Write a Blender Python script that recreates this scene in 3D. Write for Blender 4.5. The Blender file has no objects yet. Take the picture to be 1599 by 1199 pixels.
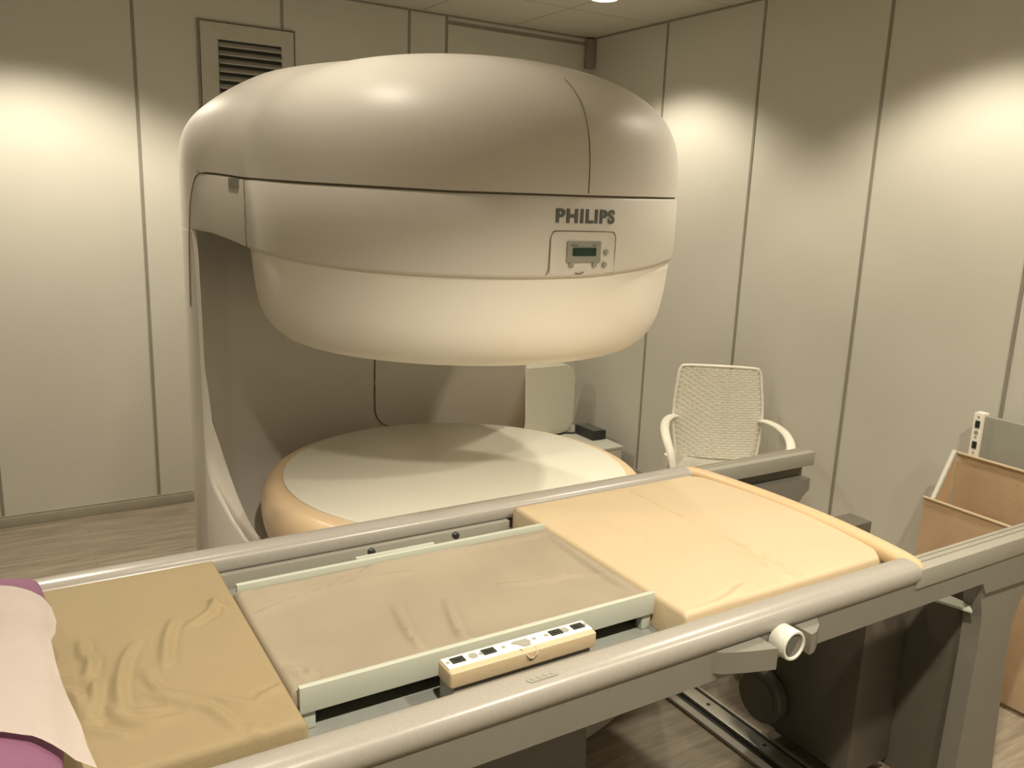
import bpy, bmesh, math, random
from mathutils import Vector, Matrix, noise
random.seed(4)
S = bpy.context.scene
COL = S.collection
pi = math.pi
def rad(a): return a*pi/180

# ------------------------------------------------------------------ camera
F_PX = 1302.86
YAW, PITCH, ROLL = 0.552975, 0.216321, 0.037820
CAM = Vector((-3.34810, -4.60298, 1.67749))
fwd = Vector((math.sin(YAW)*math.cos(PITCH), math.cos(YAW)*math.cos(PITCH), -math.sin(PITCH)))
rgt = Vector((math.cos(YAW), -math.sin(YAW), 0)); up = rgt.cross(fwd)
r2 = rgt*math.cos(ROLL)+up*math.sin(ROLL); u2 = -rgt*math.sin(ROLL)+up*math.cos(ROLL)
cd = bpy.data.cameras.new('camera'); cam = bpy.data.objects.new('camera', cd); COL.objects.link(cam)
cd.sensor_width = 36; cd.lens = F_PX/1599*36; cd.clip_start = .02
cam.matrix_world = Matrix(((r2.x, u2.x, -fwd.x, CAM.x), (r2.y, u2.y, -fwd.y, CAM.y), (r2.z, u2.z, -fwd.z, CAM.z), (0, 0, 0, 1)))
S.camera = cam

# ------------------------------------------------------------------ light and exposure
S.view_settings.view_transform = 'Standard'; S.view_settings.look = 'None'
S.view_settings.gamma = 1; S.view_settings.use_curve_mapping = False
S.view_settings.exposure = 0.0
w = bpy.data.worlds.new('world'); S.world = w; w.use_nodes = True
w.node_tree.nodes['Background'].inputs[0].default_value = (.9, .82, .62, 1)
w.node_tree.nodes['Background'].inputs[1].default_value = 0.12
H = 2.704
LAMP_COL = (1.0, .89, .71)
# (x, y, watts) of the recessed downlights in the ceiling
LAMPS = [(-.61, -.92, 66), (-.66, -2.74, 76), (-1.95, -.85, 22), (-3.20, -.80, 115),
         (-2.75, -2.40, 24), (-4.10, -2.60, 14), (-.60, -4.30, 60), (-2.95, -4.30, 205), (-1.70, -4.30, 115)]

# ------------------------------------------------------------------ materials
def mat(name, col, rough=.5, metal=0, noise_amt=0, noise_scale=20, bump=0, bump_scale=60, spec=.5, coat=0, emit=None):
    m = bpy.data.materials.new(name); m.use_nodes = True
    nt = m.node_tree; b = nt.nodes['Principled BSDF']
    b.inputs['Base Color'].default_value = (*col, 1); b.inputs['Roughness'].default_value = rough
    b.inputs['Metallic'].default_value = metal; b.inputs['Specular IOR Level'].default_value = spec
    b.inputs['Coat Weight'].default_value = coat
    tc = nt.nodes.new('ShaderNodeTexCoord')
    if noise_amt:
        n = nt.nodes.new('ShaderNodeTexNoise'); n.inputs['Scale'].default_value = noise_scale; n.inputs['Detail'].default_value = 5
        nt.links.new(tc.outputs['Object'], n.inputs['Vector'])
        cr = nt.nodes.new('ShaderNodeValToRGB')
        cr.color_ramp.elements[0].position = .3; cr.color_ramp.elements[1].position = .7
        cr.color_ramp.elements[0].color = (*[c*(1-noise_amt) for c in col], 1)
        cr.color_ramp.elements[1].color = (*[min(1, c*(1+noise_amt)) for c in col], 1)
        nt.links.new(n.outputs['Fac'], cr.inputs['Fac']); nt.links.new(cr.outputs['Color'], b.inputs['Base Color'])
    if bump:
        n2 = nt.nodes.new('ShaderNodeTexNoise'); n2.inputs['Scale'].default_value = bump_scale
        nt.links.new(tc.outputs['Object'], n2.inputs['Vector'])
        bp = nt.nodes.new('ShaderNodeBump'); bp.inputs['Strength'].default_value = bump; bp.inputs['Distance'].default_value = .003
        nt.links.new(n2.outputs['Fac'], bp.inputs['Height']); nt.links.new(bp.outputs['Normal'], b.inputs['Normal'])
    if emit:
        b.inputs['Emission Color'].default_value = (*emit[0], 1); b.inputs['Emission Strength'].default_value = emit[1]
    return m
M = {}
M['wall'] = mat('wall_panel', (.60, .585, .52), .42, bump=.12, bump_scale=220, noise_amt=.02, noise_scale=3)
M['trim'] = mat('grey_trim', (.27, .25, .205), .5, noise_amt=.05)
M['skirt'] = mat('skirting', (.36, .33, .27), .45, noise_amt=.05)
M['cover'] = mat('gantry_cover', (.67, .635, .58), .46, noise_amt=.015, noise_scale=4, bump=.04, bump_scale=300)
M['bowl'] = mat('pole_cover', (.82, .78, .70), .45, noise_amt=.015, noise_scale=4)
M['seam'] = mat('seam', (.16, .135, .10), .6, noise_amt=.05)
M['cream'] = mat('cream_surface', (.80, .78, .68), .28, noise_amt=.01, noise_scale=5)
M['orange'] = mat('apricot_rim', (.74, .56, .36), .28, noise_amt=.02, noise_scale=5)
M['rail'] = mat('rail_grey', (.32, .30, .27), .28, noise_amt=.05, noise_scale=180)
M['white'] = mat('white_metal', (.62, .62, .55), .38, noise_amt=.02)
M['apron'] = mat('apron_shaded_white', (.185, .178, .150), .42, noise_amt=.02)  # white paint on apron, legs and guards, with its shade darkened into the colour
M['frame'] = mat('frame_paint', (.28, .27, .23), .4, noise_amt=.02)
M['deck'] = mat('deck_grey', (.22, .23, .21), .5, noise_amt=.03)
M['board'] = mat('board_white', (.44, .465, .40), .4, noise_amt=.015)
M['peach'] = mat('peach_vinyl', (.50, .40, .26), .55, noise_amt=.02, noise_scale=8, bump=.15, bump_scale=90)
M['tan'] = mat('tan_sheet', (.275, .215, .118), .75, noise_amt=.03, noise_scale=8, bump=.2, bump_scale=120)
M['sling'] = mat('sling_sheet', (.275, .235, .172), .75, noise_amt=.07, noise_scale=5, bump=.2, bump_scale=120)
M['bag'] = mat('bin_fabric', (.74, .57, .38), .8, noise_amt=.05, noise_scale=10, bump=.2, bump_scale=120)
M['bumper'] = mat('bumper', (.58, .42, .245), .35, noise_amt=.02)
M['purple'] = mat('purple_fabric', (.20, .085, .155), .8, noise_amt=.12, noise_scale=9, bump=.2, bump_scale=150)
M['linen'] = mat('white_linen', (.74, .67, .63), .8, noise_amt=.015, bump=.15, bump_scale=200)
M['plastic'] = mat('chair_plastic', (.88, .86, .76), .4, noise_amt=.01)
M['black'] = mat('black', (.02, .022, .02), .45, noise_amt=.1)
M['darkgrey'] = mat('dark_grey', (.10, .10, .085), .5, noise_amt=.08)
M['ped'] = mat('pedestal_paint', (.10, .09, .07), .5, noise_amt=.03)
M['lettering'] = mat('lettering_grey', (.11, .12, .11), .5, noise_amt=.05)
M['panelgrey'] = mat('panel_grey', (.30, .30, .255), .45, noise_amt=.03)
M['screen'] = mat('screen', (.02, .045, .03), .2, noise_amt=.1)
M['vent'] = mat('vent_slat', (.42, .40, .34), .45, noise_amt=.04)
M['ventf'] = mat('vent_frame', (.50, .48, .41), .5, noise_amt=.03)
M['box'] = mat('housing_greenish', (.58, .57, .47), .5, noise_amt=.02)
M['steel'] = mat('track_steel', (.50, .50, .46), .3, metal=.7, noise_amt=.05)
M['slotwhite'] = mat('strip_white', (.84, .80, .70), .4, noise_amt=.01)
M['lampglow'] = mat('lamp_glow', (1, 1, 1), .5, emit=((1, .93, .75), 12))
M['lampring'] = mat('lamp_ring', (.7, .68, .6), .35, noise_amt=.02)

def tile_material():
    m = mat('ceiling_tile', (.55, .53, .46), .8)
    nt = m.node_tree; b = nt.nodes['Principled BSDF']
    tc = nt.nodes.new('ShaderNodeTexCoord'); br = nt.nodes.new('ShaderNodeTexBrick')
    br.offset = 0; br.inputs['Scale'].default_value = 1
    br.inputs['Brick Width'].default_value = .60; br.inputs['Row Height'].default_value = .60
    br.inputs['Mortar Size'].default_value = .006; br.inputs['Mortar Smooth'].default_value = .3
    br.inputs['Color1'].default_value = (.55, .53, .46, 1); br.inputs['Color2'].default_value = (.535, .515, .45, 1)
    br.inputs['Mortar'].default_value = (.30, .28, .23, 1)
    nt.links.new(tc.outputs['Object'], br.inputs['Vector']); nt.links.new(br.outputs['Color'], b.inputs['Base Color'])
    return m
def wood_material():
    m = mat('floor_laminate', (.4, .35, .28), .32)
    nt = m.node_tree; b = nt.nodes['Principled BSDF']
    tc = nt.nodes.new('ShaderNodeTexCoord'); br = nt.nodes.new('ShaderNodeTexBrick')
    br.offset = .37; br.inputs['Scale'].default_value = 1
    br.inputs['Brick Width'].default_value = 1.3; br.inputs['Row Height'].default_value = .19
    br.inputs['Mortar Size'].default_value = .0014
    br.inputs['Color1'].default_value = (.36, .315, .25, 1); br.inputs['Color2'].default_value = (.31, .27, .21, 1)
    br.inputs['Mortar'].default_value = (.25, .21, .16, 1)
    nt.links.new(tc.outputs['Object'], br.inputs['Vector'])
    mp = nt.nodes.new('ShaderNodeMapping'); mp.inputs['Scale'].default_value = (1.6, 16, 1)
    nt.links.new(tc.outputs['Object'], mp.inputs['Vector'])
    n = nt.nodes.new('ShaderNodeTexNoise'); n.inputs['Scale'].default_value = 2.2; n.inputs['Detail'].default_value = 8; n.inputs['Roughness'].default_value = .65
    nt.links.new(mp.outputs['Vector'], n.inputs['Vector'])
    cr = nt.nodes.new('ShaderNodeValToRGB')
    cr.color_ramp.elements[0].position = .32; cr.color_ramp.elements[0].color = (.62, .60, .57, 1)
    cr.color_ramp.elements[1].position = .66; cr.color_ramp.elements[1].color = (1.12, 1.1, 1.08, 1)
    nt.links.new(n.outputs['Fac'], cr.inputs['Fac'])
    mx = nt.nodes.new('ShaderNodeMix'); mx.data_type = 'RGBA'; mx.blend_type = 'MULTIPLY'; mx.inputs['Factor'].default_value = 1
    nt.links.new(br.outputs['Color'], mx.inputs[6]); nt.links.new(cr.outputs['Color'], mx.inputs[7])
    nt.links.new(mx.outputs[2], b.inputs['Base Color'])
    return m
M['tile'] = tile_material(); M['wood'] = wood_material()

# ------------------------------------------------------------------ helpers
def link(name, bm, m, parent=None, loc=None, smooth=35, local=False):
    """one mesh object; vertices are given in world space (or in the parent's space with local=True)"""
    o_ = Vector(loc) if loc else Vector((0, 0, 0))
    off = o_.copy()
    p = parent
    base = Vector((0, 0, 0))
    while p is not None:
        base += p.location if not local else Vector((0, 0, 0)); p = p.parent
    bmesh.ops.recalc_face_normals(bm, faces=bm.faces[:])
    bmesh.ops.translate(bm, verts=bm.verts[:], vec=-(off if parent is None else base))
    me = bpy.data.meshes.new(name); bm.to_mesh(me); bm.free()
    me.materials.append(m)
    for p_ in me.polygons: p_.use_smooth = True
    me.set_sharp_from_angle(angle=rad(smooth))
    o = bpy.data.objects.new(name, me); COL.objects.link(o)
    if parent is None: o.location = off
    else: o.parent = parent
    return o
def thing(name, label, cat, loc, rz=0, group=None):
    o = bpy.data.objects.new(name, None); o.empty_display_size = .1; COL.objects.link(o)
    o.location = loc; o.rotation_euler = (0, 0, rz); o['label'] = label; o['category'] = cat
    if group: o['group'] = group
    return o
def tag(o, label, cat, group=None):
    o['label'] = label; o['category'] = cat
    if group: o['group'] = group
    return o
def struct(name, bm, m, **k):
    o = link(name, bm, m, **k); o['kind'] = 'structure'; return o
def B(): return bmesh.new()
def box(bm, x0, x1, y0, y1, z0, z1, bev=0, seg=2, mtx=None):
    t = B(); bmesh.ops.create_cube(t, size=1)
    for v in t.verts:
        v.co = Vector((x0+(x1-x0)*(v.co.x+.5), y0+(y1-y0)*(v.co.y+.5), z0+(z1-z0)*(v.co.z+.5)))
    if bev: bmesh.ops.bevel(t, geom=t.edges[:], offset=bev, segments=seg, affect='EDGES', profile=.6)
    if mtx is not None: bmesh.ops.transform(t, matrix=mtx, verts=t.verts[:])
    merge(bm, t); return bm
def merge(bm, t):
    vm = {v: bm.verts.new(v.co) for v in t.verts}
    for f in t.faces:
        try: bm.faces.new([vm[v] for v in f.verts])
        except ValueError: pass
    t.free()
def sweep(bm, pts, section, caps=True, closed=False, upv=Vector((0, 0, 1))):
    """sweep a 2-D section (side, up) along 3-D points"""
    pts = [Vector(p) for p in pts]; rings = []; n = len(pts)
    for i, p in enumerate(pts):
        if closed: t = (pts[(i+1) % n]-pts[i-1]).normalized()
        else: t = (pts[min(i+1, n-1)]-pts[max(i-1, 0)]).normalized()
        side = t.cross(upv)
        if side.length < 1e-4: side = t.cross(Vector((0, 1, 0)))
        side.normalize(); u = side.cross(t).normalized()
        sec = section(i/(n-1)) if callable(section) else section
        rings.append([bm.verts.new(p+side*a+u*b) for a, b in sec])
    m = len(rings[0])
    for i in range(n if closed else n-1):
        a, b = rings[i], rings[(i+1) % n]
        for j in range(m): bm.faces.new((a[j], a[(j+1) % m], b[(j+1) % m], b[j]))
    if caps and not closed: bm.faces.new(rings[0]); bm.faces.new(rings[-1])
    return bm
def circ(ra, rb=None, n=12):
    rb = rb or ra
    return [(ra*math.cos(2*pi*i/n), rb*math.sin(2*pi*i/n)) for i in range(n)]
def tube(bm, pts, r, n=10, rb=None): return sweep(bm, pts, circ(r, rb, n))
def cyl(bm, c, axis, r, h, n=24, r2=None, bev=0):
    c = Vector(c); a = Vector(axis).normalized(); r2 = r if r2 is None else r2
    prof = [(r, 0), (r2, h)] if not bev else [(r-bev, 0), (r, bev), (r2, h-bev), (r2-bev, h)]
    s = a.orthogonal().normalized(); u = a.cross(s); rings = []
    for rr, hh in prof: rings.append([bm.verts.new(c+a*hh+(s*math.cos(2*pi*i/n)+u*math.sin(2*pi*i/n))*rr) for i in range(n)])
    for k in range(len(rings)-1):
        for i in range(n): bm.faces.new((rings[k][i], rings[k][(i+1) % n], rings[k+1][(i+1) % n], rings[k+1][i]))
    bm.faces.new(rings[0]); bm.faces.new(rings[-1]); return bm
def catmull(pts, n=8, closed=False):
    P = [Vector(p) for p in pts]; out = []; N = len(P)
    for i in range(N if closed else N-1):
        if closed: a, b, c, d = P[i-1], P[i], P[(i+1) % N], P[(i+2) % N]
        else: a, b, c, d = P[max(i-1, 0)], P[i], P[i+1], P[min(i+2, N-1)]
        for k in range(n):
            t = k/n
            out.append(.5*((2*b)+(-a+c)*t+(2*a-5*b+4*c-d)*t*t+(-a+3*b-3*c+d)*t**3))
    if not closed: out.append(P[-1])
    return out
def interp(x, tab):
    if x <= tab[0][0]: return tab[0][1]
    for (a, b), (c, d) in zip(tab, tab[1:]):
        if x <= c:
            t = (x-a)/(c-a) if c > a else 0
            return b+(d-b)*t
    return tab[-1][1]
def prism(bm, poly, h0, h1, axis='y'):
    """extrude a polygon given in the plane across the axis"""
    def P(a, b, h): return {'y': (a, h, b), 'x': (h, a, b), 'z': (a, b, h)}[axis]
    f = [bm.verts.new(P(a, b, h0)) for a, b in poly]; g = [bm.verts.new(P(a, b, h1)) for a, b in poly]
    bm.faces.new(f); bm.faces.new(g[::-1]); n = len(poly)
    for i in range(n): bm.faces.new((f[i], g[i], g[(i+1) % n], f[(i+1) % n]))
    return bm
def rrect(x0, x1, z0, z1, r, n=5, corners=(1, 1, 1, 1)):
    out = []
    for (cx, cz, a0, k) in ((x1-r, z1-r, 0, 0), (x0+r, z1-r, 90, 1), (x0+r, z0+r, 180, 2), (x1-r, z0+r, 270, 3)):
        if corners[k]:
            for i in range(n+1):
                a = rad(a0+90*i/n); out.append((cx+r*math.cos(a), cz+r*math.sin(a)))
        else: out.append(((x1, z1), (x0, z1), (x0, z0), (x1, z0))[k])
    return out

# ------------------------------------------------------------------ room
RX, RY = -5.4, -6.2
WP = .72
struct('floor', box(B(), RX, 0, RY, 0, -.1, 0), M['wood'])
struct('ceiling', box(B(), RX-.1, .1, RY-.1, .1, H, H+.1), M['tile'], loc=(0, 0, H))
struct('wall_back', box(B(), RX-.1, .1, 0, .1, 0, H), M['wall'])
struct('wall_right', box(B(), 0, .1, RY-.1, 0, 0, H), M['wall'])
struct('wall_left', box(B(), RX-.1, RX, RY, 0, 0, H), M['wall'])
struct('wall_front', box(B(), RX, 0, RY-.1, RY, 0, H), M['wall'])
k = 1
for x in (-.79, -1.040, -1.274, -1.994, -2.714, -3.434, -4.154, -4.874):
    if x == -.79: continue
    struct('trim_%d' % k, box(B(), x-.0075, x+.0075, -.003, 0, .058 if x != -1.040 else 2, H-.002), M['trim']); k += 1
for i in range(1, 9):
    struct('trim_%d' % k, box(B(), -.003, 0, -i*WP-.0075, -i*WP+.0075, .04, H-.002), M['trim']); k += 1
struct('trim_%d' % k, box(B(), -1.03, -.06, -.004, 0, H-.05, H-.03), M['trim']); k += 1
struct('trim_%d' % k, box(B(), RX, -.0, -.006, 0, H-.010, H-.001), M['trim']); k += 1
struct('trim_%d' % k, box(B(), -.006, 0, RY, -.006, H-.010, H-.001), M['trim']); k += 1
struct('baseboard_back', box(box(B(), RX, 0, -.016, 0, 0, .05, .002), RX, 0, -.010, 0, .05, .060), M['skirt'])
struct('baseboard_right', box(B(), -.012, 0, RY, -.016, 0, .045, .002), M['skirt'])
tag(link('cable_duct', box(B(), -.062, -.004, -.045, -.0045, 2.515, H-.012, .003), M['darkgrey'] if 0 else M['trim']),
    'short grey cable duct running down the wall corner below ceiling', 'cable duct')

# wall vent
v = thing('wall_vent', 'grey louvred air vent in pale frame on back wall above scanner', 'vent', (-2.175, 0, 2.02))
f = B()
for a in ((-2.41, -2.325, 2.0, 2.49), (-2.005, -1.94, 2.0, 2.49), (-2.325, -2.005, 2.412, 2.49), (-2.325, -2.005, 2.0, 2.09)):
    box(f, a[0], a[1], -.020, -.002, a[2], a[3])
link('frame', f, M['ventf'], v)
link('backing', box(B(), -2.325, -2.005, -.006, -.001, 2.09, 2.412), M['black'], v)
for i in range(8):
    z = 2.392-i*.040
    mt = Matrix.Translation((-2.165, -.014, z)) @ Matrix.Rotation(rad(38), 4, 'X')
    link('slat', box(B(), -.158, .158, -.022, .022, -.0035, .0035, .0015, mtx=mt), M['vent'], v)
link('rim', sweep(B(), [(-2.418, -.006, 2.0), (-2.418, -.006, 2.498), (-1.932, -.006, 2.498), (-1.932, -.006, 2.0)], [(-.004, -.006), (.004, -.006), (.004, .006), (-.004, .006)], upv=Vector((0, 1, 0))), M['trim'], v)

# downlights
lamp_mesh = None
for i, (x, y, p) in enumerate(LAMPS):
    where = {0: 'beside the right wall near the corner', 1: 'beside the right wall over the chair', 2: 'near the back wall behind the scanner',
             3: 'near the back wall left of the vent', 4: 'above the patient table by the scanner front', 5: 'above the pillow end of the table',
             6: 'beside the right wall over the fabric bin', 7: 'just in front of the photographer on the left', 8: 'before the table between its two pedestals'}[i]
    t = thing('downlight', 'round recessed ceiling downlight '+where, 'ceiling light', (x, y, H), group='recessed ceiling downlights')
    if i == 0:
        ring = B(); n = 32; prof = [(.062, -.001), (.068, -.010), (.082, -.008), (.088, 0)]; rr = []
        for r_, z_ in prof: rr.append([ring.verts.new((r_*math.cos(2*pi*j/n), r_*math.sin(2*pi*j/n), z_)) for j in range(n)])
        for a in range(3):
            for j in range(n): ring.faces.new((rr[a][j], rr[a][(j+1) % n], rr[a+1][(j+1) % n], rr[a+1][j]))
        r0 = link('ring', ring, M['lampring'], t, local=True)
        l0 = link('lens', cyl(B(), (0, 0, -.004), (0, 0, 1), .064, .003), M['lampglow'], t, local=True)
    else:
        for s_ in (r0, l0):
            c = s_.copy(); COL.objects.link(c); c.parent = t
    ld = bpy.data.lights.new('downlight_beam', 'SPOT'); ld.energy = p; ld.color = LAMP_COL
    ld.spot_size = rad(124); ld.spot_blend = .45; ld.shadow_soft_size = .045
    lo = bpy.data.objects.new('downlight_beam', ld); COL.objects.link(lo); lo.location = (0, 0, -.055); lo.parent = t

# ------------------------------------------------------------------ magnet
CC = Vector((-1.98663, -2.04243, 0))
OUT = {}
def outline_table():
    pts = [(-.7075, -.03), (-.720, .04), (-.750, .11), (-.787, .18), (-.818, .25), (-.838, .325), (-.832, .43), (-.805, .58), (-.765, .73), (-.69, .86), (-.58, .94),
           (-.45, .985), (0, .99), (.36, .97), (.48, .90), (.55, .77), (.590, .62), (.64, .45), (.695, .22)]
    c = catmull([(a, b, 0) for a, b in pts], 8)
    t = sorted([(math.degrees(math.atan2(p.y, p.x)) % 360, math.hypot(p.x, p.y)) for p in c])
    return t
OT = outline_table()
def r_out(phi):
    phi %= 360
    if phi < OT[0][0] or phi > OT[-1][0]:
        # blend into the round front
        if phi < OT[0][0]: a, b = 0, OT[0]
        else: a, b = 0, OT[-1]
        d = min(abs(phi-b[0]), 360-abs(phi-b[0])); k_ = min(1, d/12)
        return b[1]*(1-k_)+.708*k_
    return interp(phi, OT)
def pol(phi, r, z): return Vector((CC.x+r*math.cos(rad(phi)), CC.y+r*math.sin(rad(phi)), z))
PH = []
a = 0.0
while a < 360:
    PH.append(a); a += 1.0 if 130 < a < 200 else 2.5
def ringed(bm, profs, closed_top=True, close_loop=True, phis=PH):
    """profs(phi) -> list of (r, z) of equal length; lofted around the magnet axis"""
    R_ = [[bm.verts.new(pol(p, r, z)) for r, z in profs(p)] for p in phis]
    n = len(R_); m_ = len(R_[0])
    for i in range(n if close_loop else n-1):
        A_, B_ = R_[i], R_[(i+1) % n]
        for j in range(m_-1): bm.faces.new((A_[j], B_[j], B_[j+1], A_[j+1]))
    return R_
mag = thing('mri_scanner', 'large cream open MRI magnet with domed top and round lower pole', 'MRI scanner', (CC.x, CC.y, 0))
def smooth_h(bm):
    bmesh.ops.remove_doubles(bm, verts=bm.verts[:], dist=.0012)
ZS = [(0, 1.707), (60, 1.712), (120, 1.726), (164, 1.729), (168, 1.727), (176, 1.716), (206, 1.706), (225, 1.701), (240, 1.697), (270, 1.699), (318, 1.707), (360, 1.707)]
ZB = [(0, 1.509), (60, 1.509), (100, 1.53), (150, 1.55), (162, 1.552), (166.5, 1.542), (171.5, 1.524), (176, 1.508), (184, 1.499), (193, 1.495), (205, 1.488), (219, 1.480), (232, 1.476), (246, 1.475), (260, 1.477), (272, 1.480), (289, 1.492), (306, 1.506), (360, 1.509)]
def lip(phi):
    """1 where the cover and the band are separate panels, 0 where they run into the column"""
    phi %= 360
    return interp(phi, [(0, 1), (20, 1), (40, 0), (163, 0), (166, 1), (360, 1)])
def dome2(phi):
    zs = interp(phi % 360, ZS); R0 = r_out(phi); pr = [(R0*.96, zs-.001), (R0*1.0, zs)]
    for i in range(1, 31):
        t = pi/2*(i/31)**1.35
        s = math.cos(t)**(2/2.3); hz = math.sin(t)**(2/3.2)
        r = R0*s
        x = min(1, max(0, (r-.60)/.27)) if R0 > .72 else 0      # lower shoulder over the column
        k_ = 3*x*x-2*x**3
        pr.append((r, zs+(2.11-zs)*hz-.032*k_*hz))
    pr.append((.0005, 2.11))
    return pr
b = B(); ringed(b, dome2); smooth_h(b)
link('upper_cover', b, M['cover'], mag, smooth=50)
# the band under the domed cover
def band(phi):
    R0 = r_out(phi); k_ = lip(phi); zt = interp(phi % 360, ZS)-.006*k_; zb = interp(phi % 360, ZB)
    q_ = [(R0*.93, zt), (R0-.004*k_, zt), (R0+.001*k_, zt-.006), (R0+.001*k_, 1.60), (R0, zb+.012)]
    return q_+[(R0-.003*k_, zb+.004), (R0-.010*k_, zb), (R0-.014, zb+.0005), (.60, zb+.002)]
b = B(); ringed(b, band); link('upper_band', b, M['cover'], mag, smooth=50)
def gapring(phi):
    zs = interp(phi % 360, ZS); R0 = r_out(phi)
    return [(R0*.965, zs-.010), (R0*.990, zs-.010), (R0*.990, zs+.002), (R0*.965, zs+.002)]
b = B(); ringed(b, gapring, phis=[165+i*2 for i in range(107)], close_loop=False); link('seam_gap', b, M['seam'], mag)
# bowl shaped upper pole cover
BP = [(.696, 1.520), (.696, 1.486), (.694, 1.470), (.690, 1.43), (.684, 1.38), (.672, 1.325), (.652, 1.280), (.622, 1.243), (.58, 1.218), (.52, 1.205), (.42, 1.198), (.25, 1.194), (.001, 1.193)]
bp = catmull([(r, z, 0) for r, z in BP], 3)
b = B(); ringed(b, lambda p: [(q.x, q.y) for q in bp], phis=[i*3 for i in range(120)]); smooth_h(b)
link('upper_pole_cover', b, M['bowl'], mag, smooth=50)
# lower pole: apricot rim with a cream patient surface
LP = [(.605, .40), (.625, .45), (.655, .51), (.678, .57), (.686, .62), (.684, .66), (.672, .695), (.652, .713), (.630, .718), (.611, .7185)]
lp = catmull([(r, z, 0) for r, z in LP], 3)
b = B(); ringed(b, lambda p: [(q.x, q.y) for q in lp], phis=[i*3 for i in range(120)])
link('lower_pole_rim', b, M['orange'], mag, smooth=50)
b = B(); ringed(b, lambda p: [(.612, .715), (.612, .7245), (.606, .7265), (.3, .7275), (.001, .728)], phis=[i*3 for i in range(120)]); smooth_h(b)
link('patient_surface', b, M['cream'], mag, smooth=50)
# C shaped body: base around the lower pole and the column at the back left
ZE = [(0, .45), (38, .45), (43, 1.509), (60, 1.509), (100, 1.53), (150, 1.55), (161.2, 1.552), (161.7, 1.50), (162.0, 1.30), (162.15, 1.05), (162.3, .86), (162.7, .78), (163.3, .735), (164.2, .70), (166.5, .65), (169, .60), (172, .555), (175, .525), (180, .50), (190, .47), (205, .45), (360, .45)]
RI = [(43, .80), (90, .80), (115, .85), (135, .91), (150, .905), (156, .892), (160, .877), (161.5, .861), (163, .842), (166, .805), (170, .765), (180, .70)]
def body(phi):
    ze = interp(phi, ZE); ro = r_out(phi)
    if phi > 176 or phi < 38: ro = min(ro, .715)
    inn = min(interp(phi, RI), ro-.010)
    top = phi < 162.2 and phi > 40
    pr = [(ro-.01, 0), (ro, .012), (ro, ze*.5), (ro, ze-.008), (ro-(0 if top else .003), ze-.002), (ro-(.001 if top else .008), ze), (inn+.001, ze-.001)]
    # inner face with a rounded foot running in towards the pole
    for k_ in range(13):
        t = k_/12
        if top:
            if t < .5: r_, z_ = inn, ze-(ze-min(.62, ze))*t*2
            else:
                u_ = (t-.5)*2; r_, z_ = inn-(inn-.655)*(1-math.cos(u_*pi/2)), min(.64, ze)-(min(.64, ze)-.47)*math.sin(u_*pi/2)
        else:
            zf = min(.47, ze-.01); r_ = inn-(inn-.655)*t; z_ = ze-(ze-zf)*math.sin(t*pi/2)
        pr.append((r_, z_))
    pr.append((.60, min(.47, ze-.01)))
    return pr
PB = []
a = 0.0
while a < 360:
    PB.append(a); a += .15 if 161 <= a < 164 else .4 if 160 < a < 182 else (1 if (35 < a < 46 or 120 < a < 200) else 2.5)
b = B(); ringed(b, body, phis=PB); link('column_body', b, M['cover'], mag, smooth=50)
# fine seams between the cover panels
def seam(phi_r_z, r=.0022, name='panel_seam'):
    pts = catmull([pol(*q) for q in phi_r_z], 6)
    return link(name, tube(B(), pts, r, 6), M['seam'], mag)
def dome_z(r): return 1.699+.411*max(0, 1-(r/.708)**2.3)**(.5/1.6)
seam([(-90, .7085, 1.703), (-90, .7085, 1.73)]+[(-90, r_+.0003, dome_z(r_)+.0003) for r_ in (.707, .704, .699, .69, .675, .655, .63, .60, .57)], .0015)
seam([(177.0, r_out(177.0)+.001, 1.708), (177.0, r_out(177.0)+.001, 1.60), (177.0, r_out(177.0), 1.507)], .0016)
# lettering on the band
def band_point(phi, z, lift=.0): 
    return pol(phi, r_out(phi % 360)+.0015+lift, z)
def onband(bm):
    """bend a flat mesh (x along the band, y up, z outwards) round the front of the band"""
    for v_ in bm.verts:
        x, y, z = v_.co
        v_.co = band_point(math.degrees(x/.709)-90, y, z)
cu = bpy.data.curves.new('letters', 'FONT'); cu.body = 'PHILIPS'; cu.size = .052; cu.extrude = .0012; cu.offset = .0019; cu.space_character = 1.16
tmp = bpy.data.objects.new('letters_tmp', cu); COL.objects.link(tmp)
dg = bpy.context.evaluated_depsgraph_get(); dg.update()
me = bpy.data.meshes.new_from_object(tmp.evaluated_get(dg)); bm = B(); bm.from_mesh(me)
bpy.data.objects.remove(tmp); bpy.data.curves.remove(cu)
xs = [v_.co.x for v_ in bm.verts]; ys = [v_.co.y for v_ in bm.verts]
for v_ in bm.verts:
    v_.co = Vector(((v_.co.x-min(xs))/(max(xs)-min(xs))*.194-.0985, (v_.co.y-min(ys))/(max(ys)-min(ys))*.038+1.6245, v_.co.z+.001))
onband(bm); link('lettering', bm, M['lettering'], mag, smooth=20)
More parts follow.
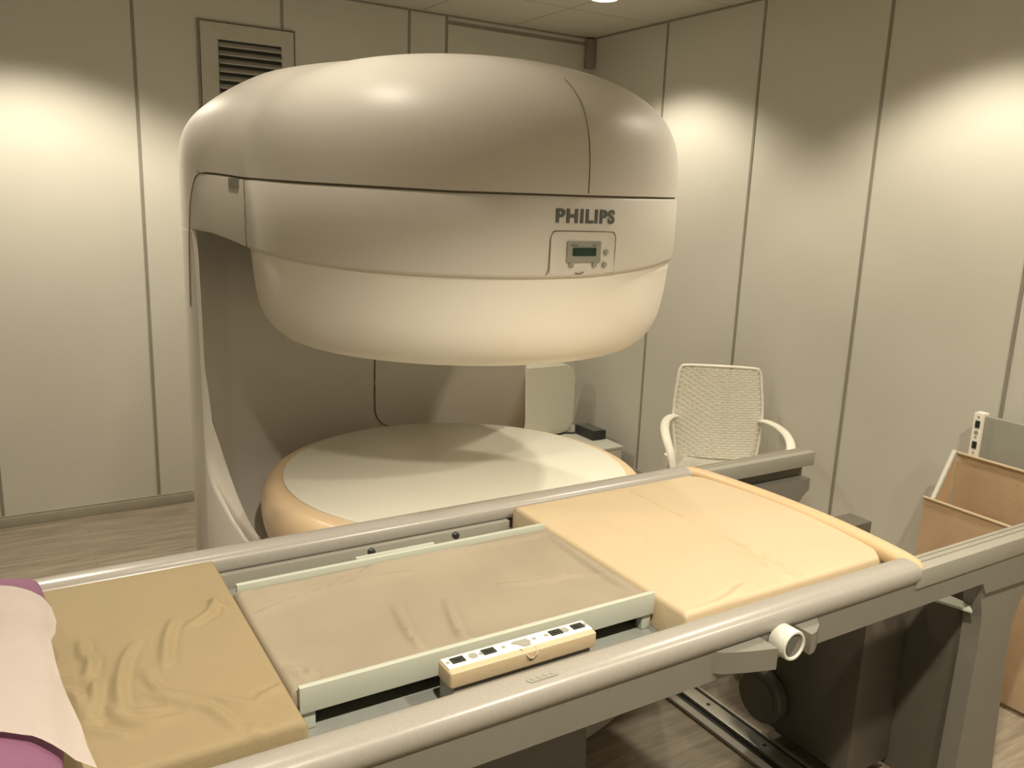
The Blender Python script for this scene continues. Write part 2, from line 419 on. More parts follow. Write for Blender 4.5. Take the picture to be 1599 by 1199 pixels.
# control panel on the band
def bandplate(poly, t0, t1, name, m, par):
    bm = B()
    # subdivide edges so that it follows the curve
    f_ = [bm.verts.new((a_, b_, t1)) for a_, b_ in poly]; g_ = [bm.verts.new((a_, b_, t0)) for a_, b_ in poly]
    bm.faces.new(f_); n_ = len(poly)
    for i_ in range(n_): bm.faces.new((f_[i_], g_[i_], g_[(i_+1) % n_], f_[(i_+1) % n_]))
    onband(bm); return link(name, bm, m, par, smooth=30)
cp = bandplate(rrect(-.110, .103, 1.492, 1.601, .018, corners=(1, 1, 0, 0)), -.002, .0015, 'control_panel', M['cover'], mag)
path = [(-.120, 1.487), (-.114, 1.500), (-.1125, 1.53), (-.1115, 1.578), (-.105, 1.597), (-.092, 1.603), (.0, 1.6035), (.088, 1.603), (.101, 1.597), (.106, 1.582), (.105, 1.53), (.102, 1.49)]
pts = catmull([(x_, z_, 0) for x_, z_ in path], 5)
link('panel_outline', tube(B(), [band_point(math.degrees(p_.x/.709)-90, p_.y, .0003) for p_ in pts], .0013, 6), M['seam'], cp)
dp = bandplate(rrect(-.061, .050, 1.520, 1.577, .003), .0015, .0035, 'display_bezel', M['panelgrey'], cp)
bandplate(rrect(-.044, .033, 1.538, 1.560, .001), .0035, .0042, 'display', M['screen'], cp)
for (x_, z_) in ((-.046, 1.515), (.030, 1.515), (.070, 1.548), (.066, 1.514)):
    bandplate([(x_+.0075*math.cos(q_*pi/6), z_+.0075*math.sin(q_*pi/6)) for q_ in range(12)], .0015, .005, 'button', M['panelgrey'], cp)
for x0_, x1_ in ((-.050, -.028), (.020, .034)):
    bandplate(rrect(x0_, x1_, 1.5655, 1.5675, .0005), .0035, .004, 'marking', M['lettering'], cp)
# latch mark at the band's lower edge
seam([(-92.5, .7095, 1.4915), (-91.2, .7095, 1.4905), (-90.3, .7095, 1.4945)], .0016, 'latch')
# nameplate on the side panel, fitted to the flare of the band
b = B()
# ------ side panel seam (curving down the flare)
sp = [(166, 1.7275), (165, 1.7275), (164, 1.7235), (163, 1.710), (162.1, 1.68), (161.3, 1.64), (160.7, 1.58), (160.1, 1.50), (159.7, 1.40), (159.4, 1.30)]
sp = [(p_, r_out(p_)+.0003, z_) for p_, z_ in sp]
seam(sp, .0022)
R_ = [(175.3, 1.712), (175.3, 1.686), (172.2, 1.686), (172.2, 1.712)]
vs = [b.verts.new(pol(p_, r_out(p_)+.005, z_)) for p_, z_ in R_]; b.faces.new(vs)
ex = bmesh.ops.extrude_face_region(b, geom=b.faces[:]); bmesh.ops.translate(b, verts=[g for g in ex['geom'] if isinstance(g, bmesh.types.BMVert)], vec=(.003, .003, 0))
link('nameplate', b, M['panelgrey'], mag)
# seam of the inner liner of the column
seam([(89.7, .7985, 1.20), (89.7, .7985, 1.0), (89.7, .7985, .80), (89.4, .7985, .735), (88.2, .7985, .70), (86.0, .7985, .675), (84, .798, .665)], .003, 'liner_seam')

# ------------------------------------------------------------------ patient table
RZ, RW_, RH_ = .822, .037, .028
YN, YF, YC = -3.49, -2.69, -3.09
tab = thing('patient_table', 'long grey MRI patient table with rounded side rails in the foreground', 'patient table', (-2.0, YC, 0))
def railsec(): return [(RW_*math.copysign(abs(math.cos(t))**.8, math.cos(t)), RH_*math.copysign(abs(math.sin(t))**.8, math.sin(t))) for t in [2*pi*i/24 for i in range(24)]]
for y in (YN, YF):
    xs_ = [-4.0, -3.2, -2.4, -1.55, -1.502, -1.492, -1.489]; b = B()
    sweep(b, [(x, y, RZ) for x in xs_], lambda t: [(p_[0]*(1 if t < .9 else .93), p_[1]*(1 if t < .9 else .9)) for p_ in railsec()])
    link('side_rail', b, M['rail'], tab)
# slot with small marks in the near rail
sl = link('rail_slot', prism(B(), [(p_[0], p_[1]) for p_ in rrect(-2.612, -2.545, YN-.016, YN+.002, .008)], RZ+.0255, RZ+.0286, 'z'), M['panelgrey'], tab)
b = B()
for i in range(4): cyl(b, (-2.600+.014*i, YN-.007, RZ+.0286), (0, 0, 1), .0045, .0010, 12)
link('slot_mark', b, M['rail'], sl)
# fixed frame rails that carry on beyond the tabletop
for s_, y in ((-1, YN), (1, YF)):
    b = B()
    box(b, -1.50, -.895, y-.034, y+.030, .786, .836, .004)
    fr = link('frame_rail', b, M['frame'], tab)
    b = B()
    box(b, -1.49, -.90, y-.004, y+.004, .8355, .8385)
    box(b, -1.49, -.90, y+.014, y+.018, .8355, .8385)
    link('groove', b, M['trim'], fr)
    poly = [(-3.9, .733), (-1.19, .733), (-1.17, .700), (-.895, .694), (-.895, .804), (-3.9, .804)]
    b = B(); yo = y+s_*.030
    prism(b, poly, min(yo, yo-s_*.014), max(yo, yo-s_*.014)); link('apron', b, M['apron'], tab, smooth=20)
    # seam groove under the rail is the shadow gap between rail and apron
# deck between the rails
b = B(); box(b, -3.9, -1.50, YN+.02, YF-.02, .755, .770); link('deck', b, M['deck'], tab)
b = B(); box(b, -2.98, -2.19, YF-.052, YF-.034, .770, .806, .002); link('inner_ledge', b, M['frame'], tab)
for x_ in (-3.02, -2.16):
    pass
# curved apricot end bumper
bw = catmull([(-1.500, YF+.004, RZ), (-1.462, YF-.012, RZ), (-1.440, -2.80, RZ), (-1.423, -2.95, RZ), (-1.418, -3.09, RZ), (-1.423, -3.23, RZ), (-1.442, -3.38, RZ), (-1.465, YN+.016, RZ), (-1.500, YN-.002, RZ)], 6)
b = B(); sweep(b, bw, [(p_[0]*.82, p_[1]*.86) for p_ in railsec()]); link('end_bumper', b, M['bumper'], tab)
# release knob and its guards on the near apron
b = B(); n = 28; rings = []
for r_, d_ in ((.032, -.0), (.0335, -.004), (.0335, -.040), (.032, -.043), (.028, -.043), (.0265, -.041), (.0265, -.034)):
    rings.append([b.verts.new((-1.985+r_*math.cos(2*pi*i/n), -3.522+d_, .785+r_*math.sin(2*pi*i/n))) for i in range(n)])
for a_ in range(len(rings)-1):
    for i in range(n): b.faces.new((rings[a_][i], rings[a_][(i+1) % n], rings[a_+1][(i+1) % n], rings[a_+1][i]))
b.faces.new(rings[0])
kn = link('release_knob', b, M['white'], tab)
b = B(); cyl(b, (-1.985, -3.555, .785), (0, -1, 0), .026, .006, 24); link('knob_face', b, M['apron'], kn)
b = B(); poly = [(-1.985+.022*math.cos(rad(t)), .785+.022*math.sin(rad(t))) for t in range(50, 250, 10)]
prism(b, poly, -3.5635, -3.560); link('knob_recess', b, M['darkgrey'], kn)
for poly_xy in ([(-2.175, -3.519), (-2.16, -3.532), (-2.11, -3.552), (-2.045, -3.572), (-2.045, -3.519)], [(-1.935, -3.519), (-1.935, -3.566), (-1.915, -3.562), (-1.885, -3.545), (-1.862, -3.519)]):
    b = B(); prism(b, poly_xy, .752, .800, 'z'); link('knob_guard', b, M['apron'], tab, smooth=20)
# end leg with its flared top, and the pedestals
leg = []
for t in range(0, 9): a_ = rad(90*t/8); leg.append((-1.235+.085*math.sin(a_), .705-.12+.0+.12*math.cos(a_)))
leg = [(-1.185, .735), (-1.175, .70), (-1.168, .665), (-1.158, .64), (-1.152, .60), (-1.148, .50), (-1.16, .02), (-.945, .02), (-.985, .45), (-.985, .56), (-.965, .625), (-.93, .67), (-.90, .69), (-.90, .735)]
for y0, y1 in ((-3.512, -3.462), (-2.718, -2.668)):
    b = B(); prism(b, leg, y0, y1)
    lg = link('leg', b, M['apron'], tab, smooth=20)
b = B(); prism(b, [(-3.462, .02), (-3.462, .60), (-3.43, .70), (-2.75, .70), (-2.718, .60), (-2.718, .02)], -1.135, -1.115, 'x'); link('end_panel', b, M['ped'], tab, smooth=20)
b = B(); box(b, -1.335, -1.136, -3.30, -2.985, .045, .66, .006); ep = link('drive_housing', b, M['ped'], tab)
b = B(); cyl(b, (-1.375, -2.985, .150), (1, 0, 0), .088, .04, 32, bev=.006); link('motor_cap', b, M['darkgrey'], ep)
b = B(); cyl(b, (-1.38, -2.985, .150), (1, 0, 0), .062, .006, 32); link('motor_disc', b, M['ped'], ep)
for y0, y1 in ((-3.26, -3.22), (-3.06, -3.02)):
    link('track_roller', box(B(), -1.32, -1.18, y0, y1, .030, .045), M['black'], ep)
# white tongue of the lock under the frame near the leg
b = B(); prism(b, [(-1.225, -3.415), (-1.163, -3.415), (-1.163, -3.46), (-1.172, -3.485), (-1.196, -3.507)], .643, .650, 'z'); link('lock_plate', b, M['board'], tab)
b = B(); cyl(b, (-1.255, -3.40, .640), (1, 0, 0), .007, .03, 12, bev=.002); link('lock_pin', b, M['white'], tab)
b = B(); prism(b, [(-2.95, .0), (-2.30, .0), (-2.34, .70), (-2.90, .70)], -3.32, -2.86); link('pedestal', b, M['darkgrey'], tab, smooth=20)
b = B(); box(b, -3.05, -2.25, -3.36, -2.82, 0, .05, .01)
link('pedestal_foot', b, M['darkgrey'], tab)
b = B(); box(b, -2.62, -1.12, -3.13, -3.05, .66, .756, .004); link('cross_beam', b, M['ped'], tab)

# connector box beside the sling
cb = link('connector_box', box(B(), -2.725, -2.402, -3.424, -3.372, .823, .856, .006, 3), M['peach'], tab)
link('box_base', box(B(), -2.715, -2.412, -3.418, -3.362, .771, .823, .002), M['rail'], cb)
link('faceplate', box(B(), -2.722, -2.405, -3.412, -3.376, .8555, .8585, .001), M['slotwhite'], cb)
for x_ in (-2.695, -2.630, -2.480, -2.428): 
    link('socket', box(box(B(), x_-.0135, x_+.0135, -3.402, -3.384, .858, .8605, .001), x_-.005, x_+.006, -3.396, -3.390, .8605, .8615), M['black'], cb)
for x_, r_ in ((-2.715, .0035), (-2.663, .009), (-2.647, .004), (-2.598, .004), (-2.530, .004), (-2.502, .0045), (-2.459, .009), (-2.411, .004)):
    link('screw' if r_ < .008 else 'round_port', cyl(B(), (x_, -3.393, .858), (0, 0, 1), r_, .0015, 14), M['panelgrey'], cb)
link('notch', prism(B(), [(p_[0], p_[1]) for p_ in [(-2.580, -3.389), (-2.572, -3.385), (-2.560, -3.386), (-2.545, -3.386), (-2.541, -3.398), (-2.548, -3.410), (-2.562, -3.410), (-2.570, -3.398)]], .858, .860, 'z'), M['panelgrey'], cb)
link('notch_lip', tube(B(), catmull([(-2.572, -3.412, .858), (-2.568, -3.420, .855), (-2.562, -3.4265, .846), (-2.553, -3.4265, .842), (-2.544, -3.4265, .850), (-2.541, -3.418, .858)], 4), .0013, 8), M['peach'], cb)

# sling cradle: two white boards with a sheet hanging between
FL_L = [[(-3.272, -3.006), (-3.272, -3.061), (-3.266, -3.088)], [(-3.26, -3.079), (-3.272, -3.142)], [(-3.316, -3.125), (-3.266, -3.161), (-3.267, -3.198), (-3.277, -3.262), (-3.274, -3.283)], [(-3.184, -3.17), (-3.178, -3.218), (-3.158, -3.252), (-3.104, -3.291), (-3.045, -3.347)], [(-3.188, -3.24), (-3.145, -3.29), (-3.111, -3.322), (-3.083, -3.398)], [(-3.191, -3.066), (-3.215, -3.127), (-3.231, -3.217), (-3.225, -3.271), (-3.175, -3.29)], [(-3.247, -3.255), (-3.233, -3.296), (-3.203, -3.317), (-3.17, -3.32)], [(-3.108, -3.001), (-3.133, -3.07), (-3.151, -3.16)], [(-3.304, -3.285), (-3.271, -3.309), (-3.233, -3.338)], [(-3.02, -2.95), (-3.044, -3.005), (-3.087, -3.04)], [(-3.027, -2.953), (-3.011, -2.992)], [(-3.029, -3.325), (-2.992, -3.312), (-2.971, -3.278)], [(-3.066, -3.407), (-3.056, -3.433)], [(-3.314, -3.163), (-3.293, -3.195), (-3.289, -3.265)]]
FL_C = [[(-2.985, -2.936), (-2.949, -2.922), (-2.889, -2.953), (-2.712, -2.944), (-2.652, -2.918), (-2.472, -2.922), (-2.301, -2.937), (-2.206, -2.938)], [(-2.962, -3.026), (-2.873, -2.993), (-2.721, -2.968), (-2.6, -2.974)], [(-2.963, -3.246), (-2.933, -3.27), (-2.932, -3.296)], [(-2.96, -3.259), (-2.945, -3.30)], [(-2.688, -3.104), (-2.714, -3.227), (-2.722, -3.304)], [(-2.199, -2.958), (-2.20, -3.058), (-2.205, -3.216), (-2.203, -3.294)], [(-2.44, -3.11), (-2.34, -3.142), (-2.26, -3.156), (-2.203, -3.203)], [(-2.579, -3.127), (-2.63, -3.284), (-2.619, -3.317)]]
FL_R = [[(-2.128, -3.43), (-2.049, -3.42), (-1.967, -3.39)], [(-1.78, -3.238), (-1.826, -3.342), (-1.827, -3.42)], [(-2.013, -2.957), (-2.006, -3.081)], [(-1.84, -3.252), (-1.827, -3.362)]]
def smooth2(folds): return [[(p_.x, p_.y) for p_ in catmull([(a_, b_, 0) for a_, b_ in pl], 6)] for pl in folds]
FL_L, FL_C, FL_R = smooth2(FL_L), smooth2(FL_C), smooth2(FL_R)
def fold_height(x, y, folds, w_, a_):
    h = 0
    for k_, pl in enumerate(folds):
        best = 9; tb = 0; m_ = w_*4
        if x < min(p_[0] for p_ in pl)-m_ or x > max(p_[0] for p_ in pl)+m_ or y < min(p_[1] for p_ in pl)-m_ or y > max(p_[1] for p_ in pl)+m_: continue
        for i_ in range(len(pl)-1):
            ax, ay = pl[i_]; bx, by = pl[i_+1]; dx, dy = bx-ax, by-ay; L = dx*dx+dy*dy
            t = max(0, min(1, ((x-ax)*dx+(y-ay)*dy)/L)); d = math.hypot(x-ax-t*dx, y-ay-t*dy)
            if d < best: best = d; tb = (i_+t)/(len(pl)-1); sg = (x-ax)*dy-(y-ay)*dx
        if best < w_*4:
            env = math.sin(pi*min(1, max(0, tb*.9+.05)))**.5
            e = best/w_*(1 if sg > 0 else -1)
            # asymmetric ridge: sharp on one side, soft on the other, with a groove beside it
            h += a_*env*(math.exp(-(e-.6)**2*(1.2 if e > .6 else .35))-.7*math.exp(-(e+1.0)**2*1.5))
    return h
def pad(outline, x0, x1, y0, y1, z0, z1, hfun, res=.008, r=.012):
    """cushion with rounded edges; outline(y) gives the right-hand x of the cushion"""
    bm = B(); nx = int((x1-x0)/res); ny = int((y1-y0)/res); top = []
    for i in range(nx+1):
        row = []
        for j in range(ny+1):
            y = y0+(y1-y0)*j/ny; xr = outline(y) if outline else x1
            x = x0+(xr-x0)*i/nx
            e = min(x-x0, xr-x, y-y0, y1-y)
            dz = 0 if e > r else -r+math.sqrt(max(0, r*r-(r-e)**2))
            row.append(bm.verts.new((x, y, z1+dz+hfun(x, y)*min(1, e/.03))))
        top.append(row)
    for i in range(nx):
        for j in range(ny): bm.faces.new((top[i][j], top[i+1][j], top[i+1][j+1], top[i][j+1]))
    edge = [top[i][0] for i in range(nx+1)]+[top[nx][j] for j in range(1, ny+1)]+[top[i][ny] for i in range(nx-1, -1, -1)]+[top[0][j] for j in range(ny-1, 0, -1)]
    low = [bm.verts.new((v_.co.x, v_.co.y, z0)) for v_ in edge]; n_ = len(edge)
    for i in range(n_): bm.faces.new((edge[i], edge[(i+1) % n_], low[(i+1) % n_], low[i]))
    bm.faces.new(low)
    return bm
def nz(x, y, s, a_): return a_*noise.noise(Vector((x*s, y*s, 1.7)))
cr = thing('patient_sling', 'tan fabric sling between two raised white boards, middle of the patient table', 'patient cradle', (-2.57, -3.12, .77))
for y in (-3.340, -2.905):
    s_ = 1 if y < -3 else -1
    b = B(); box(b, -2.972, -2.186, y-.006, y+.006, .806, .856, .0015); bd = link('side_board', b, M['board'], cr)
    for x_ in (-2.955, -2.20):
        link('board_foot', box(B(), x_-.012, x_+.012, y+s_*.008-.008, y+s_*.008+.012, .7712, .820, .001), M['board'], bd)
b = B(); box(b, -2.70, -2.50, -2.899, -2.890, .838, .859, .002); link('board_clip', b, M['board'], cr)
for x_ in (-2.655, -2.432):
    link('clip_knob', cyl(B(), (x_, -2.885, .858), (0, 1, 0), .009, .012, 16, bev=.002), M['black'], cr)
def sling_h(x, y):
    t = (y+3.1225)/.205; u_ = (x+2.572)/.40
    return -.016*(1-t*t)*(1-.5*u_*u_)+nz(x, y, 9, .003)+nz(x, y, 3, .004)+fold_height(x, y, FL_C, .008, .009)
link('sling_sheet', pad(None, -2.982, -2.183, -3.333, -2.912, .815, .846, sling_h, .006, .01), M['sling'], cr, smooth=60)

# mattresses
def left_h(x, y): return fold_height(x, y, FL_L, .0095, .0085)+nz(x, y, 5, .003)
tag(link('mattress', pad(None, -3.95, -2.985, -3.432, -2.745, .771, .853, left_h, .005, .012), M['tan'], loc=(-3.4, YC, .771), smooth=60),
    'wrinkled tan sheeted mattress at the left end, under the pillow', 'mattress')
def bow(y):
    return -1.508+.052*(1-((y-YC)/.36)**2)-.035*max(0, abs((y-YC)/.36)-.85)/.15
def seam_h(x, y):
    d = x+1.797
    return -.006*math.exp(-(d/.0045)**2)
def right_h(x, y): return fold_height(x, y, FL_R, .010, .005)+nz(x, y, 4, .0018)+seam_h(x, y)
tag(link('mattress', pad(bow, -2.180, -1.455, -3.438, -2.742, .771, .845, right_h, .006, .010), M['peach'], loc=(-1.8, YC, .771), smooth=60),
    'smooth peach mattress with a cross seam at the bumper end of table', 'mattress')

# pillow and its disposable cover
pc = (-3.56, -3.12)
def pil_z(u_, v_):
    q_ = max(0, 1-abs(u_)**2.6)**.5*max(0, 1-abs(v_)**2.6)**.5
    return q_
b = B(); N = 40; T = []; L_ = []
for i in range(N+1):
    rt = []; rl = []
    for j in range(N+1):
        u_ = math.sin((i/N*2-1)*pi/2); v_ = math.sin((j/N*2-1)*pi/2)
        k_ = 1-.03*(1-abs(v_)**2)*abs(u_)-.03*(1-abs(u_)**2)*abs(v_)-.085*(abs(u_)*abs(v_))**4
        x = pc[0]+.243*u_*k_; y = pc[1]+.385*v_*k_; q_ = pil_z(u_, v_)
        wr = nz(x, y, 8, .006)*q_
        rt.append(b.verts.new((x, y, .885+.058*q_+wr))); rl.append(rt[-1] if i in (0, N) or j in (0, N) else b.verts.new((x, y, .885-.026*q_)))
    T.append(rt); L_.append(rl)
for i in range(N):
    for j in range(N):
        b.faces.new((T[i][j], T[i+1][j], T[i+1][j+1], T[i][j+1]))
        try: b.faces.new((L_[i][j], L_[i][j+1], L_[i+1][j+1], L_[i+1][j]))
        except ValueError: pass
pil = tag(link('pillow', b, M['purple'], loc=(pc[0], pc[1], .86), smooth=80), 'purple pillow at the left end of the patient table', 'pillow')
# white cover sheet lying over it; edge line on the right found by eye along the pillow
ed = [(-2.835, -3.405), (-2.865, -3.356), (-2.905, -3.338), (-2.95, -3.318), (-3.00, -3.312), (-3.07, -3.318), (-3.13, -3.325), (-3.20, -3.322), (-3.27, -3.312), (-3.34, -3.300), (-3.40, -3.296), (-3.455, -3.288), (-3.47, -3.286)]
def edge_x(y):
    return interp(-y, [(-a_, b_) for a_, b_ in ed])
def front_y(x): return interp(x, [(-3.9, -3.36), (-3.40, -3.375), (-3.36, -3.392), (-3.32, -3.43), (-3.275, -3.47)])
def back_y(x): return interp(x, [(-3.9, -2.87), (-3.42, -2.868), (-3.37, -2.882), (-3.33, -2.92), (-3.30, -2.96)])
def pillow_top(x, y):
    u_ = (x-pc[0])/.243; v_ = (y-pc[1])/.385
    if abs(u_) > 1 or abs(v_) > 1: return 0
    return .885+.058*pil_z(u_, v_)+nz(x, y, 8, .006)*pil_z(u_, v_)
b = B(); NX, NY = 46, 60; G = []
for i in range(NX+1):
    row = []
    for j in range(NY+1):
        t = j/NY; x = -3.80+(i/NX)*.50
        # the sheet's right edge follows the line above; rows slide between its back and front edges
        yb = back_y(x); yf = front_y(x); y = yb+(yf-yb)*t
        xe = edge_x(y); x = -3.80+(i/NX)*(xe+3.80)
        yb = back_y(x); yf = front_y(x); y = yb+(yf-yb)*t
        z = max(pillow_top(x, y), .872)
        if x > -3.335: z = max(z-.0, .895-.35*(x+3.335))
        z += .009+nz(x, y, 7, .004)+.0025*math.sin(y*22+x*9)+.006*abs(noise.noise(Vector((x*14+y*4, y*5, 7))))
        row.append(b.verts.new((x, y, z)))
    G.append(row)
for i in range(NX):
    for j in range(NY): b.faces.new((G[i][j], G[i+1][j], G[i+1][j+1], G[i][j+1]))
bmesh.ops.solidify(b, geom=b.faces[:], thickness=.002)
tag(link('pillow_sheet', b, M['linen'], loc=(-3.55, -3.12, .94), smooth=80), 'white linen sheet draped over the purple pillow', 'sheet')

# ------------------------------------------------------------------ floor track
tr = thing('floor_track', 'steel floor track with dark grooves running under the patient table', 'floor track', (-1.39, -2.9, 0))
link('side_strip', box(B(), -1.482, -1.452, -4.4, -2.66, .001, .014, .001), M['vent'], tr)
link('groove', box(B(), -1.452, -1.425, -4.4, -2.66, .001, .006), M['black'], tr)
link('rail_plate', box(B(), -1.425, -1.372, -4.4, -2.66, .001, .020, .002), M['steel'], tr)
link('groove', box(B(), -1.372, -1.350, -4.4, -2.66, .001, .006), M['black'], tr)
link('side_strip', box(B(), -1.350, -1.338, -4.4, -2.66, .001, .012, .001), M['vent'], tr)
for y_ in (-2.80, -3.05, -3.6): link('bolt', cyl(B(), (-1.398, y_, .020), (0, 0, 1), .007, .0015, 14), M['black'], tr)

# ------------------------------------------------------------------ low cabinet, housing and black box in the corner
c_ = thing('cabinet', 'low white cabinet in the corner behind the magnet', 'cabinet', (-.52, -.42, 0))
link('body', box(B(), -.95, -.105, -.690, -.14, 0, .188, .003), M['white'], c_)
link('top', box(B(), -.955, -.100, -.700, -.135, .188, .203, .003), M['white'], c_)
link('cable', tube(B(), catmull([(-.40, -.322, .210), (-.34, -.330, .210), (-.29, -.318, .211), (-.25, -.335, .210), (-.225, -.345, .210)], 6), .006, 8), M['black'], c_)
h_ = thing('equipment_housing', 'greenish white rounded housing standing on low cabinet behind the magnet', 'equipment housing', (-.48, -.25, .203))
b = B(); prism(b, rrect(-.76, -.212, .206, .655, .065, 7), -.30, -.17)
bmesh.ops.bevel(b, geom=[e for e in b.edges if abs(e.verts[0].co.y+.30) < 1e-5 and abs(e.verts[1].co.y+.30) < 1e-5], offset=.012, segments=3, affect='EDGES')
link('shell', b, M['box'], h_, smooth=40)
link('foot', box(B(), -.70, -.27, -.27, -.19, .2035, .207), M['black'], h_)
k_ = thing('black_box', 'small black box with raised lid rim on the low cabinet', 'box', (-.15, -.43, .203))
link('body', box(B(), -.215, -.112, -.53, -.33, .204, .262, .003), M['black'], k_)
link('lid', box(B(), -.205, -.122, -.52, -.34, .262, .265, .001), M['darkgrey'], k_)

# ------------------------------------------------------------------ rattan style plastic armchair
CHX, CHY = -.402, -1.81
ang = math.atan2(-.56, .83)   # local -Y turns towards the table
fx, fy = -.60, -.80
rz = math.atan2(fx, -fy)
ch = thing('armchair', 'white woven plastic armchair standing by the right wall', 'chair', (CHX, CHY, 0), rz)
def bx_(z): return interp(z, [(.40, .195), (.50, .212), (.62, .226), (.70, .222), (.80, .212), (.88, .203)])
def by_(z, x): return .175+(z-.42)*.22-.035*(1-(x/.22)**2)+.02
def bk(x, z): return Vector((x, by_(z, x), z))
b = B()   # woven panel: horizontal strands weaving round upright ribs
ribs = [-.175+.0233*i for i in range(16)]
for i in range(16):
    pts = []
    for k_ in range(15):
        z = .43+(.865-.43)*k_/14; s = bx_(z)/.212
        pts.append(bk(ribs[i]*s, z)+Vector((0, .003, 0)))
    sweep(b, pts, [(-.003, -.002), (.003, -.002), (.003, .002), (-.003, .002)], upv=Vector((1, 0, 0)))
for r_ in range(35):
    z = .437+.0128*r_; w_ = bx_(z)-.008; pts = []
    for k_ in range(49):
        x = -w_+2*w_*k_/48
        ph_ = x/(.0233*w_/.205)*pi+(r_ % 2)*pi
        pts.append(bk(x, z)+Vector((0, -.004*math.sin(ph_), 0)))
    sweep(b, pts, [(-.0022, -.0055), (.0022, -.0055), (.0022, .0055), (-.0022, .0055)])
link('backrest', b, M['plastic'], ch, local=True)
fr = [(-bx_(.42), .42)]+[(-bx_(z), z) for z in (.5, .6, .7, .8, .85)]+[(-.197, .872), (-.185, .882), (-.12, .888), (0, .891), (.12, .888), (.185, .882), (.197, .872)]+[(bx_(z), z) for z in (.85, .8, .7, .6, .5, .42)]
b = B(); sweep(b, catmull([bk(x, z) for x, z in fr], 4), circ(.008, .011, 8), upv=Vector((0, 1, 0))); link('back_frame', b, M['plastic'], ch, local=True)
b = B(); nx, ny = 26, 24; G = []
for i in range(nx+1):
    row = []
    for j in range(ny+1):
        v_ = j/ny; w_ = .215+.02*(1-v_); x = -w_+2*w_*i/nx; y = -.235+.46*v_
        z = .425+.012*(abs(x)/w_)**3+.02*max(0, v_-.8)/.2-.02*max(0, .12-v_)/.12-.008
        z += .0018*math.sin(x*130)*math.sin(y*260)
        row.append(b.verts.new((x, y, z)))
    G.append(row)
for i in range(nx):
    for j in range(ny): b.faces.new((G[i][j], G[i+1][j], G[i+1][j+1], G[i][j+1]))
bmesh.ops.solidify(b, geom=b.faces[:], thickness=.022)
link('seat', b, M['plastic'], ch, local=True, smooth=60)
for s_ in (-1, 1):
    arm = catmull([bk(s_*.218, .622), Vector((s_*.245, .17, .634)), Vector((s_*.275, .08, .634)), Vector((s_*.290, -.04, .628)), Vector((s_*.288, -.14, .606)), Vector((s_*.272, -.200, .560)), Vector((s_*.258, -.222, .50)), Vector((s_*.250, -.228, .42))], 6)
    b = B(); sweep(b, arm, circ(.021, .011, 10)); link('armrest', b, M['plastic'], ch, local=True, smooth=60)
    for y0, y1 in ((-.222, -.255), (.205, .285)):
        b = B(); sweep(b, [Vector((s_*.235, y0*.98, .425)), Vector((s_*.248, (y0+y1)/2, .2)), Vector((s_*.258, y1, .0))], lambda t: circ(.024-.006*t, .020-.005*t, 10)); link('leg', b, M['plastic'], ch, local=True, smooth=60)
for y_ in (-.225,):
    link('apron', box(B(), -.225, .225, y_-.006, y_+.006, .375, .43, .002), M['plastic'], ch, local=True)

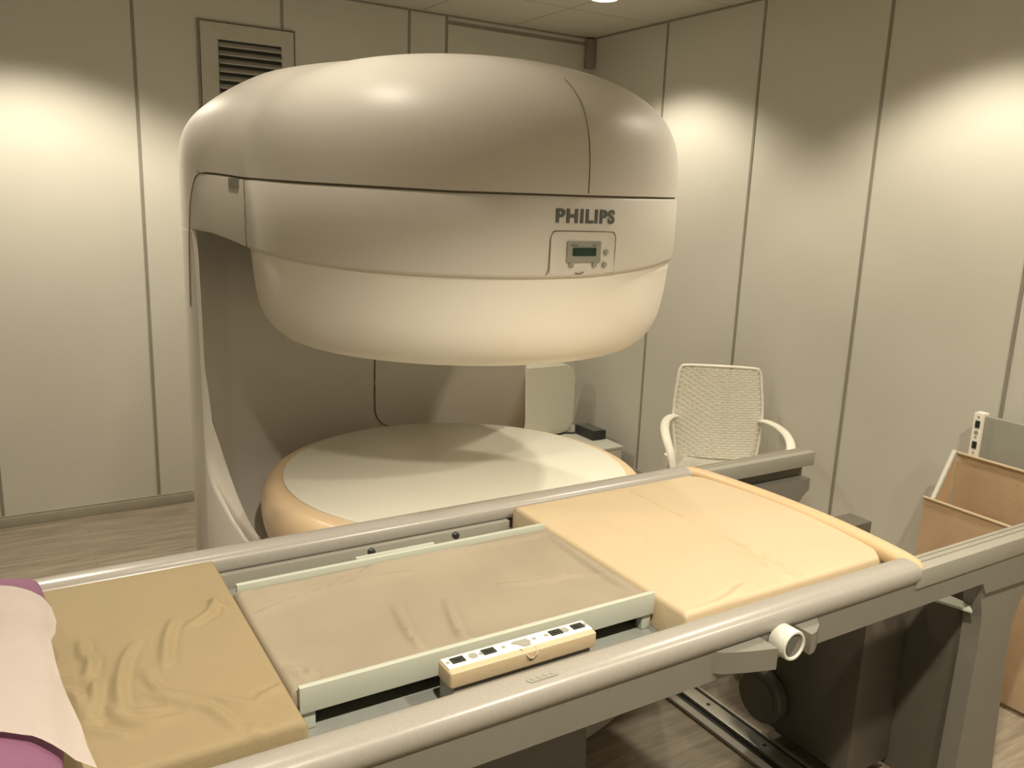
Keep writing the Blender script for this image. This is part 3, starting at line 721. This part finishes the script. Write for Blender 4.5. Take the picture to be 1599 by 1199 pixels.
# ------------------------------------------------------------------ accessories leaning by the right wall
bn = thing('fabric_bin', 'tan fabric storage bin with high back against the right wall', 'storage bin', (-.32, -3.25, 0))
YL, YR = -2.865, -3.75
def sheetpoly(quad, name, m_, par, th=.010, seed=0, amp=.006, n_=(26, 18)):
    """a slightly slack fabric panel between four corners"""
    a_, b_, c2, d_ = [Vector(q_) for q_ in quad]; bm = B(); G = []
    nrm = (b_-a_).cross(d_-a_).normalized()
    for i in range(n_[0]+1):
        row = []
        for j in range(n_[1]+1):
            u_, v_ = i/n_[0], j/n_[1]
            p_ = (a_*(1-u_)+b_*u_)*(1-v_)+(d_*(1-u_)+c2*u_)*v_
            e = (math.sin(pi*u_)*math.sin(pi*v_))**.5
            p_ = p_+nrm*(noise.noise(Vector((p_.y*6+seed, p_.z*5, seed)))*amp*e+.4*amp*math.sin(9*u_+4*v_+seed)*e)
            row.append(bm.verts.new(p_))
        G.append(row)
    for i in range(n_[0]):
        for j in range(n_[1]): bm.faces.new((G[i][j], G[i+1][j], G[i+1][j+1], G[i][j+1]))
    bmesh.ops.solidify(bm, geom=bm.faces[:], thickness=th)
    return link(name, bm, m_, par, smooth=60)
sheetpoly([(-.185, YL, .02), (-.185, YR, .02), (-.185, YR, .768), (-.185, YL+.03, .772)], 'back_panel', M['bag'], bn, seed=3, amp=.014)
sheetpoly([(-.435, YL+.02, .02), (-.19, YL+.015, .02), (-.19, YL+.03, .768), (-.37, YL+.02, .47)], 'side_panel', M['bag'], bn, seed=5, amp=.008)
sheetpoly([(-.475, YL-.03, .02), (-.455, YR, .02), (-.435, YR, .63), (-.435, YL-.012, .640)], 'front_panel', M['bag'], bn, seed=8, amp=.016)
b = B(); tube(b, [(-.435, YL-.010, .642), (-.435, YR, .632)], .006, 8); link('front_hem', b, M['peach'], bn)
b = B(); tube(b, [(-.19, YL+.032, .775), (-.19, YR, .770)], .006, 8); link('back_hem', b, M['peach'], bn)
b = B(); tube(b, [(-.195, YL+.036, .782), (-.345, YL+.030, .53)], .009, 10); link('side_pole', b, M['white'], bn)
pg = thing('coil_board', 'grey board with white socket strip leaning on the right wall behind the bin', 'equipment board', (-.09, -3.2, 0))
mt = Matrix.Translation((-.105, 0, .0))
link('board', box(B(), -.115, -.085, -3.75, -2.882, .03, .925, .003), M['panelgrey'], pg)
st = link('socket_strip', box(B(), -.122, -.085, -2.882, -2.845, .03, .935, .003), M['slotwhite'], pg)
link('strip_face', box(B(), -.126, -.122, -2.882, -2.845, .03, .935, .001), M['slotwhite'], pg)
for z_, kind in ((.920, 0), (.890, 1), (.857, 2), (.838, 0), (.806, 1), (.775, 0)):
    yy = -2.8635
    if kind == 1: link('socket', box(B(), -.1285, -.126, yy-.009, yy+.009, z_-.014, z_+.014, .0005), M['black'], pg)
    else: link('screw' if kind == 0 else 'round_port', cyl(B(), (-.1255, yy, z_), (-1, 0, 0), .004 if kind == 0 else .0075, .003, 14), M['panelgrey'], pg)
